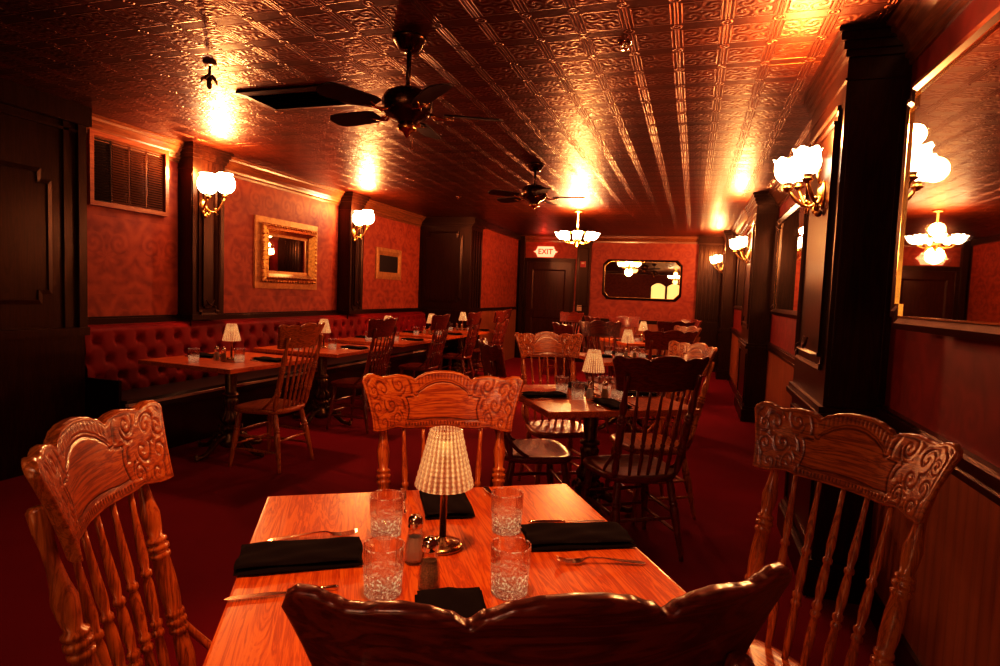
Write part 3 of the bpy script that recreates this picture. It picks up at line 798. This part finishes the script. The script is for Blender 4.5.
def make_tumbler():
    g=proto('tumbler','glass')
    seg=40
    prof=[(.034,0),(.037,.003)]
    for k in range(11): prof.append((.0378+.0025*k/10,.006+.044*k/10))
    for k in range(4): prof.append((.0405+.0012*k/3,.054+.046*k/3))
    prof+=[(.0408,.1015),(.0392,.1),(.0385,.07),(.0372,.04),(.036,.022),(.030,.0165),(.001,.0155)]
    def rf(q,i):
        if 2<=i<=12: 
            z=(i-2)/10*3; return 1-.055*abs(math.sin(q*5+z*PI/1.5)*math.sin(q*5-z*PI/1.5))**.6
        if 13<=i<=16: return 1-.008*abs(math.sin(q*10))
        return 1
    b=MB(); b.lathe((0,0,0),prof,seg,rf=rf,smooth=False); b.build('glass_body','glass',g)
    return g
def make_shaker(fill):
    s=proto('salt_shaker' if fill=='salt' else 'pepper_shaker','shaker')
    b=MB(); b.lathe((0,0,0),[(.021,0),(.023,.003),(.0225,.03),(.019,.055),(.015,.078),(.0145,.082)],10,smooth=False); b.build('glass_body','glassplain',s)
    b=MB(); b.lathe((0,0,0),[(.0175,.005),(.0185,.01),(.0182,.03),(.0155,.052),(.014,.06)],10,smooth=False); b.build('contents',fill,s)
    b=MB(); b.lathe((0,0,0),[(.0165,.080),(.0175,.083),(.0175,.092),(.015,.102),(.009,.108),(.002,.110)],20); b.build('metal_cap','steel',s)
    return s
def make_napkin():
    n=proto('folded_napkin','napkin')
    L,W=.265,.135; nx,ny=26,14
    for lay,(z0,h,sx,sy,ox,oy) in enumerate(((0,.011,1,1,0,0),(.0105,.011,.985,.93,-.001,.003))):
        vs=[];fs=[]
        def P(i,j,top):
            u=-1+2*i/nx; v=-1+2*j/ny
            e=max(abs(u)**10,abs(v)**8); q=h*(1-.5*e)
            w=.0018*math.sin(u*5+v*3+lay*2)+.0012*math.sin(v*7-u*4)
            x=u*L/2*sx+ox+.002*math.sin(v*4+lay); y=v*W/2*sy+oy+.002*math.sin(u*3+lay*2)
            return (x,y,z0+ (q+w*(1 if lay else .4) if top else (h*.5*e if 1 else 0)))
        for top in (1,0):
            for j in range(ny+1):
                for i in range(nx+1): vs.append(P(i,j,top))
        N=(nx+1)*(ny+1)
        for j in range(ny):
            for i in range(nx):
                a=j*(nx+1)+i; fs.append((a,a+1,a+nx+2,a+nx+1)); fs.append((N+a,N+a+nx+1,N+a+nx+2,N+a+1))
        rim=[i for i in range(nx+1)]+[j*(nx+1)+nx for j in range(1,ny+1)]+[ny*(nx+1)+i for i in range(nx-1,-1,-1)]+[j*(nx+1) for j in range(ny-1,0,-1)]
        for a,c in zip(rim,rim[1:]+rim[:1]): fs.append((a,N+a,N+c,c))
        b=MB(); b.add(vs,fs,True); b.build('lower_fold' if lay==0 else 'upper_fold','napkin',n)
    return n
def make_knife():
    n=proto('table_knife','knife')
    b=MB(); b.tube([(-.105,0,.0045),(-.10,0,.0045),(-.06,0,.0045),(-.02,0,.0045),(-.005,0,.004)],[.003,.0062,.0055,.0045,.0035],10,flat=.6); b.build('handle','steel',n)
    pts=[(-.005,-.004),(.02,-.009),(.08,-.0095),(.10,-.006),(.108,.003),(.10,.006),(.02,.006),(-.005,.004)]
    MB().prism(pts,lambda u,v,d:(u,v,d),.003,.0048).build('blade','steel',n); return n
def make_fork():
    n=proto('table_fork','fork')
    def strip(path,w,th=.0022):
        b=MB(); vs=[];m=len(path)
        for (x,z),ww in zip(path,w):
            vs+=[(x,-ww,z),(x,ww,z),(x,ww,z+th),(x,-ww,z+th)]
        fs=[(0,1,2,3)[::-1],(4*m-4,4*m-3,4*m-2,4*m-1)]
        for i in range(m-1):
            for k in range(4): fs.append((4*i+k,4*i+(k+1)%4,4*i+4+(k+1)%4,4*i+4+k))
        return vs,fs
    b=MB()
    vs,fs=strip([(-.10,.002),(-.09,.003),(-.05,.006),(0,.012),(.03,.013),(.042,.009)],[.004,.009,.007,.0032,.003,.004]); b.add(vs,fs)
    b.build('handle','steel',n)
    b=MB()
    vs,fs=strip([(.040,.009),(.05,.005),(.062,.003),(.068,.003)],[.004,.011,.0125,.0125]); b.add(vs,fs)
    for k in range(4):
        y=-.0105+.007*k; vs,fs=strip([(.067,.003),(.085,.004),(.10,.0075),(.106,.010)],[.0021,.0019,.0016,.0008]); b.add([(x,v_+y,z) for x,v_,z in vs],fs)
    b.build('tines','steel',n); return n
PR={'lamp':make_lamp(),'tum':make_tumbler(),'salt':make_shaker('salt'),'pep':make_shaker('pepper'),'nap':make_napkin(),'knife':make_knife(),'fork':make_fork()}
FIRST={k:True for k in PR}
def put(kind,x,y,rz,label,z=TOP,group=None):
    if FIRST[kind]:
        FIRST[kind]=False; o=PR[kind]; o.location=(x,y,z); o.rotation_euler=(0,0,rz); o['label']=label
        if group: o['group']=group
        return o
    return copy_tree(PR[kind],(x,y,z),rz,label,group)
# foreground table, absolute positions
put('lamp',-.537,1.292,0,'crystal-shaded table lamp on the foreground table')
put('tum',-.695,1.305,.3,'cut-glass tumbler at far left of foreground lamp',group='cut-glass tumblers on the near table')
put('tum',-.560,1.045,.8,'cut-glass tumbler front left, beside the pepper shaker',group='cut-glass tumblers on the near table')
put('tum',-.425,1.445,.1,'cut-glass tumbler at far right, beside the right-hand napkin',group='cut-glass tumblers on the near table')
put('tum',-.325,1.145,.5,'cut-glass tumbler front right on near table above chair back',group='cut-glass tumblers on the near table')
put('salt',-.563,1.195,0,'glass shaker full of white salt by foreground lamp stem')
put('pep',-.483,1.098,0,'glass pepper shaker in front of the salt on foreground table')
put('nap',-.80,1.112,R(33),'folded black napkin at left place of the foreground table')
put('nap',-.245,1.465,R(27),'folded black napkin at right place of the foreground table')
put('nap',-.65,1.575,R(119),'folded black napkin on foreground table, far side behind the lamp')
put('nap',-.37,.97,R(119),'black napkin at near place, mostly hidden by front chair')
put('knife',-.735,.965,R(35+180),'silver knife lying in front of the left black napkin')
put('fork',-.845,1.215,R(35),'silver fork lying behind the left black napkin')
put('knife',-.29,1.560,R(27),'silver knife lying behind the right black napkin')
put('fork',-.165,1.350,R(20+180),'silver fork lying in front of the right black napkin')
put('fork',-.535,1.66,R(-58),'silver fork on the far edge behind foreground lamp')
put('knife',-.76,1.53,R(119),'silver knife by far napkin behind the foreground lamp')
def setting(cx,cy,rz,where,four=True,skipf=False):
    def W(u,v): return (cx+u*math.cos(rz)-v*math.sin(rz),cy+u*math.sin(rz)+v*math.cos(rz))
    put('lamp',*W(0,0),rz,'small crystal-shaded lamp on '+where)
    put('salt',*W(-.06,-.09),0,'white salt shaker by the lamp on '+where)
    put('pep',*W(.03,-.11),0,'pepper shaker by the lamp on '+where)
    T=[((-.15,.13),'far left'),((-.14,-.10),'near left'),((.14,.12),'far right'),((.12,-.10),'near right')] if four else [((-.10,-.27),'near side'),((.14,-.06),'aisle side')]
    for (u,v),w in T: put('tum',*W(u,v),.3*u*10,'tumbler at the %s of %s'%(w,where))
    N=[((-.31,.0),0,'left'),((.31,.02),0,'right'),((.04,.31),PI/2,'far'),((-.02,-.30),PI/2,'near')] if four else [((-.30,.02),0,'wall'),((.27,.12),0,'aisle')]
    for (u,v),a,w in N:
        put('nap',*W(u,v),rz+a,'black napkin at the %s side of %s'%(w,where))
        du,dv=(0,.105) if a==0 else (.105,0)
        if not skipf: put('fork',*W(u+du,v+dv),rz+a+.1,'fork by the %s napkin of %s'%(w,where))
        put('knife',*W(u-du*.95,v-dv*.95),rz+a,'knife by the %s napkin of %s'%(w,where))
for c,a,w in zip(CM,AM,('the second middle table','the third middle table','the farthest middle table')): setting(*c,a,w)
for y,w in zip(TY,('the nearest booth table','the second booth table','the third booth table','the fourth booth table','the last booth table')): setting(-3.47,y-.03,R(-3) if y<4 else 0,w,False)
for k,o in PR.items(): assert not FIRST[k]

# ------------------------------------------------------------------ lights
WARM=(1,.46,.16)
def point(loc,e,r=.04,col=WARM):
    l=bpy.data.lights.new('lamp_light','POINT'); l.energy=e; l.shadow_soft_size=r; l.color=col
    o=bpy.data.objects.new('lamp_light',l); COL.objects.link(o); o.location=loc; return o
def tulip(b,c,r,h,n=8,tilt=(0,0)):
    prof=[(.3,0),(.62,.08),(.9,.28),(1.0,.5),(.97,.72),(.92,.86),(1.06,1.0)]
    vs=[];fs=[];seg=32
    for i,(q,z) in enumerate(prof):
        for k in range(seg):
            a=2*PI*k/seg; rr=r*q*(1+.05*math.cos(n*a)*(i/6)); zz=z*h*(1+.05*math.cos(n*a)*(i==6))
            vs.append((c[0]+rr*math.cos(a)+tilt[0]*z,c[1]+rr*math.sin(a)+tilt[1]*z,c[2]+zz))
    for i in range(len(prof)-1):
        for k in range(seg): k2=(k+1)%seg; fs.append((i*seg+k,i*seg+k2,(i+1)*seg+k2,(i+1)*seg+k))
    fs.append(tuple(range(seg))); b.add(vs,fs,True)
def sconce(X,sgn,y,z,label,arms,energy,r=.062,h=.12,globe=False):
    s=empty('wall_sconce',label,'sconce',(X,y,z))
    b=MB(); b.lathe((0,0,0),[(.045,0),(.05,.006),(.03,.014),(.02,.03)],20)
    b.v=[(sgn*vz,vx*.8,vy*1.5) for vx,vy,vz in b.v]; 
    b.sphere((sgn*.02,0,-.09),.02); b.tube([(sgn*.02,0,.06),(sgn*.035,0,.11),(sgn*.02,0,.13)],[.01,.007,.002],8)
    for q in (-1,1):
        b.tube([(sgn*.02,q*.01,-.06),(sgn*.035,q*.035,-.08),(sgn*.035,q*.05,-.05),(sgn*.03,q*.035,-.03),(sgn*.03,q*.025,-.045)],[.008,.008,.007,.006,.004],8)
    b.build('backplate','gold',s)
    for (dy,dx,dz) in arms:
        b=MB(); P=[]
        for k in range(11):
            t=k/10; P.append((sgn*(.02+(dx-.02)*(1-math.cos(t*PI/2))**.8),dy*math.sin(t*PI/2),-.05*math.sin(t*PI)*1.3+dz*t**2))
        b.tube(P,[.008+.003*math.sin(k) for k in range(11)],8)
        e=P[-1]
        b.lathe((e[0],e[1],e[2]),[(.008,-.012),(.02,0),(.03,.006),(.018,.014),(.02,.03),(.026,.034)],16)
        m=P[5]; b.sphere((m[0],m[1],m[2]+.022),.012,8,6); b.tube([m,(m[0],m[1]+.02,m[2]-.03),(m[0],m[1]+.035,m[2]-.02)],[.005,.005,.003],6)
        b.build('arm','gold',s)
        b=MB()
        if globe: b.lathe((e[0],e[1],e[2]+.03),[(q*.088,zz*.18) for q,zz in ((.3,0),(.62,.07),(.88,.22),(1,.42),(.98,.6),(.85,.78),(.70,.88),(.72,.94),(.80,1.0))],28)
        else: tulip(b,(e[0],e[1],e[2]+.03),r,h,6,(sgn*.01,dy*.08))
        b.build('lamp_shade','shade',s)
    point((X+sgn*(arms[0][1]+.04),y,z+arms[0][2]+h+.12),energy*2.4,.05)
    point((X+sgn*(arms[0][1]+.14),y,z+.12),energy*.35,.06)
    return s
AR2=[(-.105,.15,.06),(.105,.15,.10)]
sconce(-4.33,1,4.46,2.06,'gold wall sconce with two globe shades over the nearest booth table',AR2,34,globe=True)
sconce(-4.31,1,6.98,2.08,'gold wall sconce with two globe shades on the farther left pilaster',AR2,30,globe=True)
AR3=[(-.13,.10,.05),(0,.17,.03),(.13,.10,.06)]
sconce(.60,-1,3.45,1.93,'gold wall sconce with three ruffled tulip shades on nearest right pilaster',AR3,30)
sconce(.62,-1,7.95,1.95,'gold tulip sconce on the middle pilaster of the right wall',AR3,26)
sconce(.48,-1,11.5,1.98,'gold tulip sconce on farthest pilaster of right wall',AR3,20)
def chandelier(x,y,z,label,energy):
    c=empty('ceiling_chandelier',label,'chandelier',(x,y,z))
    b=MB(); top=CZ-z
    b.lathe((0,0,0),[(.012,.10),(.012,top-.03),(.06,top-.022),(.07,top)],20); b.build('canopy','gold',c)
    b=MB(); b.lathe((0,0,0),[(.002,-.08),(.02,-.06),(.03,-.03),(.05,0),(.045,.04),(.02,.07),(.03,.10),(.012,.12)],20); b.build('body','gold',c)
    for k in range(8):
        a=k*PI/4+.2; ca,sa=math.cos(a),math.sin(a)
        b=MB(); b.tube([(.04*ca,.04*sa,.0),(.10*ca,.10*sa,-.03),(.16*ca,.16*sa,-.02),(.2*ca,.2*sa,.015)],[.009,.008,.007,.008],8)
        b.tube([(.05*ca,.05*sa,.09),(.10*ca,.10*sa,.13),(.16*ca,.16*sa,.12),(.19*ca,.19*sa,.07)],[.006,.006,.005,.003],8)
        b.lathe((.2*ca,.2*sa,.01),[(.01,0),(.022,.01),(.02,.02)],12); b.build('arm','gold',c)
        b=MB(); tulip(b,(.215*ca,.215*sa,.02),.062,.10,6,(.05*ca,.05*sa)); b.build('lamp_shade','shade',c)
    point((x,y,z+.20),energy,.08); point((x,y,z-.12),energy*.6,.1)
    return c
chandelier(-1.66,8.7,2.16,'blazing gold chandelier with ruffled glass shades near the back door',150)
chandelier(-.75,-.55,2.2,'gold chandelier behind the camera reflected in the back mirror',5)
def spot(name,label,x,y,e,ang=120,rad=.12,aim=None,blend=.8):
    f=empty(name,label,'downlight',(x,y,CZ))
    b=MB(); b.lathe((0,0,0),[(.07,-.002),(.075,-.012),(.095,-.012),(.10,0)],28,cap=False); b.build('trim_ring','brass',f)
    MB().lathe((0,0,-.003),[(.068,0),(.02,.001)],20).build('lens','bulbsoft',f)
    l=bpy.data.lights.new('added_beam','SPOT'); l.energy=e; l.spot_size=R(ang); l.spot_blend=blend; l.shadow_soft_size=rad; l.color=WARM
    o=bpy.data.objects.new('added_beam',l); COL.objects.link(o); o.location=(x,y,CZ-.05)
    if aim: o.rotation_euler=(Vector(aim)-o.location).to_track_quat('-Z','Y').to_euler()
spot('added_downlight','added brass downlight, out of view, to brighten the foreground table',-.42,.95,125,54,.08,(-.60,1.42,.76),.5)  # fixture and beam added out of view to light the near table
spot('added_downlight','added brass downlight, unseen behind the camera, toward the booth side',-2.4,-.6,10,120,.15,(-2.2,1.5,.3))  # another unseen fixture added for extra light on the left

# ------------------------------------------------------------------ ceiling things
def fan(x,y,z,label,rot,lit):
    f=empty('ceiling_fan',label,'ceiling fan',(x,y,z)); top=CZ-z
    b=MB(); b.lathe((0,0,0),[(.015,top-.07),(.05,top-.06),(.075,top-.02),(.085,top-.012),(.085,top)],28); b.build('canopy','fanmetal',f)
    MB().tube([(0,0,.06),(0,0,top-.05)],.012,12).build('down_rod','fanmetal',f)
    b=MB(); b.lathe((0,0,0),[(.02,.09),(.06,.085),(.11,.06),(.125,.03),(.125,-.005),(.115,-.03),(.09,-.055),(.05,-.07),(.045,-.085)][::-1],32,rf=lambda q,i:1+.012*math.cos(12*q)); b.build('motor_housing','fanmetal',f)
    b=MB(); b.lathe((0,0,0),[(.004,-.15),(.012,-.14),(.02,-.125),(.045,-.115),(.05,-.095),(.03,-.085)],20); 
    b.build('switch_cup','brass',f)
    b=MB(); b.tube([(.03,0,-.13),(.03,0,-.2)],.0015,6); b.sphere((.03,0,-.205),.006,8,6); b.build('pull_chain','brass',f)
    for k in range(5):
        a=rot+k*2*PI/5; ca,sa=math.cos(a),math.sin(a)
        def T(u,v,w): return (u*ca-v*sa,u*sa+v*ca,w)
        bl=MB(); P=[(.18,-.04),(.22,-.052),(.40,-.06),(.45,-.054),(.475,-.03),(.48,0),(.475,.03),(.45,.054),(.40,.06),(.22,.052),(.18,.04)]
        bl.prism(P,lambda u,v,d:T(u,v,-.03+d+v*.22),0,.007); blade=bl.build('blade','fanblade',f)
        ir=MB(); ir.tube([T(.10,0,-.02),T(.14,-.02,-.045),T(.18,.0,-.045),T(.23,.03,-.035)],[.007,.007,.006,.004],8); ir.tube([T(.10,0,-.02),T(.14,.02,-.045),T(.18,.0,-.045),T(.23,-.03,-.035)],[.007,.007,.006,.004],8)
        ir.build('blade_iron','brass',blade)
    return f
fan(-1.40,2.74,2.27,'bronze ceiling fan with dark blades hanging nearest the camera',.47,True)
fan(-1.50,5.6,2.32,'dark bladed ceiling fan farther back toward the chandelier',.15,False)
v=empty('ceiling_vent','dark rectangular louvered air vent set in the copper ceiling','vent',(-2.55,3.42,CZ))
b=MB(); b.ring(rect(-.33,-.19,.33,.19),rect(-.28,-.14,.28,.14),lambda u,w,d:(u,w,-d),0,.012,.02); b.build('frame','vent',v)
MB().box((-.3,-.16,-.004),(.3,.16,-.001)).build('backing','black',v)
for k in range(6):
    y=-.12+k*.048; b=MB(); b.add([(-.28,y-.015,-.02),(.28,y-.015,-.02),(.28,y+.012,-.006),(-.28,y+.012,-.006),(-.28,y-.015,-.022),(.28,y-.015,-.022),(.28,y+.012,-.008),(-.28,y+.012,-.008)],[(0,1,2,3),(7,6,5,4),(0,4,5,1),(2,6,7,3)]); b.build('slat','vent',v)
def sprinkler(x,y,label,big=False):
    s=empty('ceiling_sprinkler',label,'sprinkler',(x,y,CZ))
    k=1.0
    MB().lathe((0,0,0),[(.012,-.012),(.035,-.006),(.038,0)],20).build('escutcheon','steel' if not big else 'iron',s)
    if big:
        b=MB(); b.lathe((0,0,0),[(.003,-.15),(.012,-.14),(.015,-.12),(.008,-.11),(.014,-.10),(.008,-.085),(.007,-.02)],14)
        for q in range(5):
            a=q*2*PI/5; b.tube([(0,0,-.085),(.02*math.cos(a),.02*math.sin(a),-.08),(.038*math.cos(a),.038*math.sin(a),-.095),(.045*math.cos(a),.045*math.sin(a),-.115)],[.006,.009,.008,.002],8)
        b.build('drop','iron',s)
    else:
        b=MB(); b.lathe((0,0,0),[(.022,-.032),(.022,-.030),(.004,-.028),(.008,-.01)],14); b.build('deflector','steel',s)
sprinkler(-2.66,2.78,'dark leaf-shaped ornament hanging from ceiling near the air vent',True)
sprinkler(-.385,3.02,'small chrome ceiling sprinkler on the bright copper tiles',False)
sprinkler(-2.99,7.36,'small ceiling sprinkler above the booth row before the corner panel',False)

# ------------------------------------------------------------------ exit signs, alarm, switch
def text(body,size,loc,rot,mat,parent,name='lettering'):
    cu=bpy.data.curves.new(name,'FONT'); cu.body=body; cu.size=size; cu.extrude=.003; cu.align_x='CENTER'; cu.align_y='CENTER'
    cu.materials.append(M[mat]); cu.offset=.0022
    o=bpy.data.objects.new(name,cu); COL.objects.link(o); 
    bpy.context.view_layer.update(); me=bpy.data.meshes.new_from_object(o.evaluated_get(bpy.context.evaluated_depsgraph_get()))
    bpy.data.objects.remove(o); me.name=name; o=bpy.data.objects.new(name,me); COL.objects.link(o); o.parent=parent; o.location=loc; o.rotation_euler=rot; return o
def exit_sign(loc,rz,label):
    e=empty('exit_sign',label,'sign',loc,rz)   # faces local -Y
    g=lambda u,v,d:(u,-d,v)
    P=[(-.17,-.11),(.17,-.11),(.185,-.06),(.20,-.055),(.20,-.03),(.26,0),(.20,.03),(.20,.055),(.185,.06),(.17,.11),(-.17,.11),(-.185,.06),(-.20,.055),(-.20,.03),(-.26,0),(-.20,-.03),(-.20,-.055),(-.185,-.06)]
    MB().prism(P,g,0,.03).build('sign_plate','exitface',e)
    text('EXIT',.155,(0,-.034,-.003),(PI/2,0,0),'exitred',e)
    return e
exit_sign((-3.02,YB-.002,2.27),0,'glowing EXIT sign with pointed sides above the back door')
exit_sign((-.1,YF+.002,2.25),PI,'EXIT sign on front wall, seen in the back mirror')
point((-3.02,YB-.25,2.42),1.6,.05,(1,.05,.02))
a=empty('fire_alarm','small red fire alarm strobe on the dark column by the door','alarm',(-2.20,YB-.09,2.02))
MB().box((-.055,-.03,-.06),(.055,0,.06),.006).build('housing','redplastic',a); MB().box((-.03,-.045,.005),(.03,-.03,.04),.005).build('strobe','white',a)
a=empty('light_switch','ivory light switch plate on the dark column by the door','switch',(-2.24,YB-.09,1.12))
MB().box((-.05,-.008,-.06),(.05,0,.06),.003).build('plate','white',a); MB().box((-.008,-.02,-.015),(.008,-.008,.015),.002).build('toggle','gold',a)

# ------------------------------------------------------------------ world, camera, look
w=bpy.data.worlds.new('World'); sc.world=w; w.use_nodes=True
w.node_tree.nodes['Background'].inputs[0].default_value=(.25,.04,.015,1); w.node_tree.nodes['Background'].inputs[1].default_value=.02
P=(.0667,-.3094,.0383); f_=600.
cy,sy=math.cos(P[1]),math.sin(P[1]); fwd=Vector((sy,cy,0)); rt=Vector((cy,-sy,0)); up=Vector((0,0,1))
f2=fwd*math.cos(P[0])-up*math.sin(P[0]); u2=up*math.cos(P[0])+fwd*math.sin(P[0])
r2=rt*math.cos(P[2])+u2*math.sin(P[2]); u3=u2*math.cos(P[2])-rt*math.sin(P[2])
cd=bpy.data.cameras.new('Camera'); cam=bpy.data.objects.new('Camera',cd); COL.objects.link(cam)
cd.sensor_width=36; cd.lens=36*f_/1000; cd.clip_start=.02
cam.matrix_world=Matrix(((r2.x,u3.x,-f2.x,0),(r2.y,u3.y,-f2.y,0),(r2.z,u3.z,-f2.z,H),(0,0,0,1)))
sc.camera=cam
sc.view_settings.view_transform='Standard'; sc.view_settings.look='None'; sc.view_settings.exposure=0; sc.view_settings.gamma=1
vs_=sc.view_settings; vs_.use_curve_mapping=True; cm=vs_.curve_mapping
for ch,pts in ((0,((.0,0),(.10,.085),(.35,.37),(1,1))),(1,((0,0),(.06,.032),(.25,.185),(.6,.56),(1,1))),(2,((0,0),(.06,.03),(.25,.165),(.6,.52),(1,1)))):
    cv=cm.curves[ch]
    for x_,y_ in pts[1:-1]: cv.points.new(x_,y_)
cm.update()
c=sc.cycles; c.use_denoising=True; c.max_bounces=8; c.transmission_bounces=8; c.glossy_bounces=5; c.diffuse_bounces=3
c.caustics_reflective=False; c.caustics_refractive=False; c.sample_clamp_indirect=4; c.use_light_tree=True
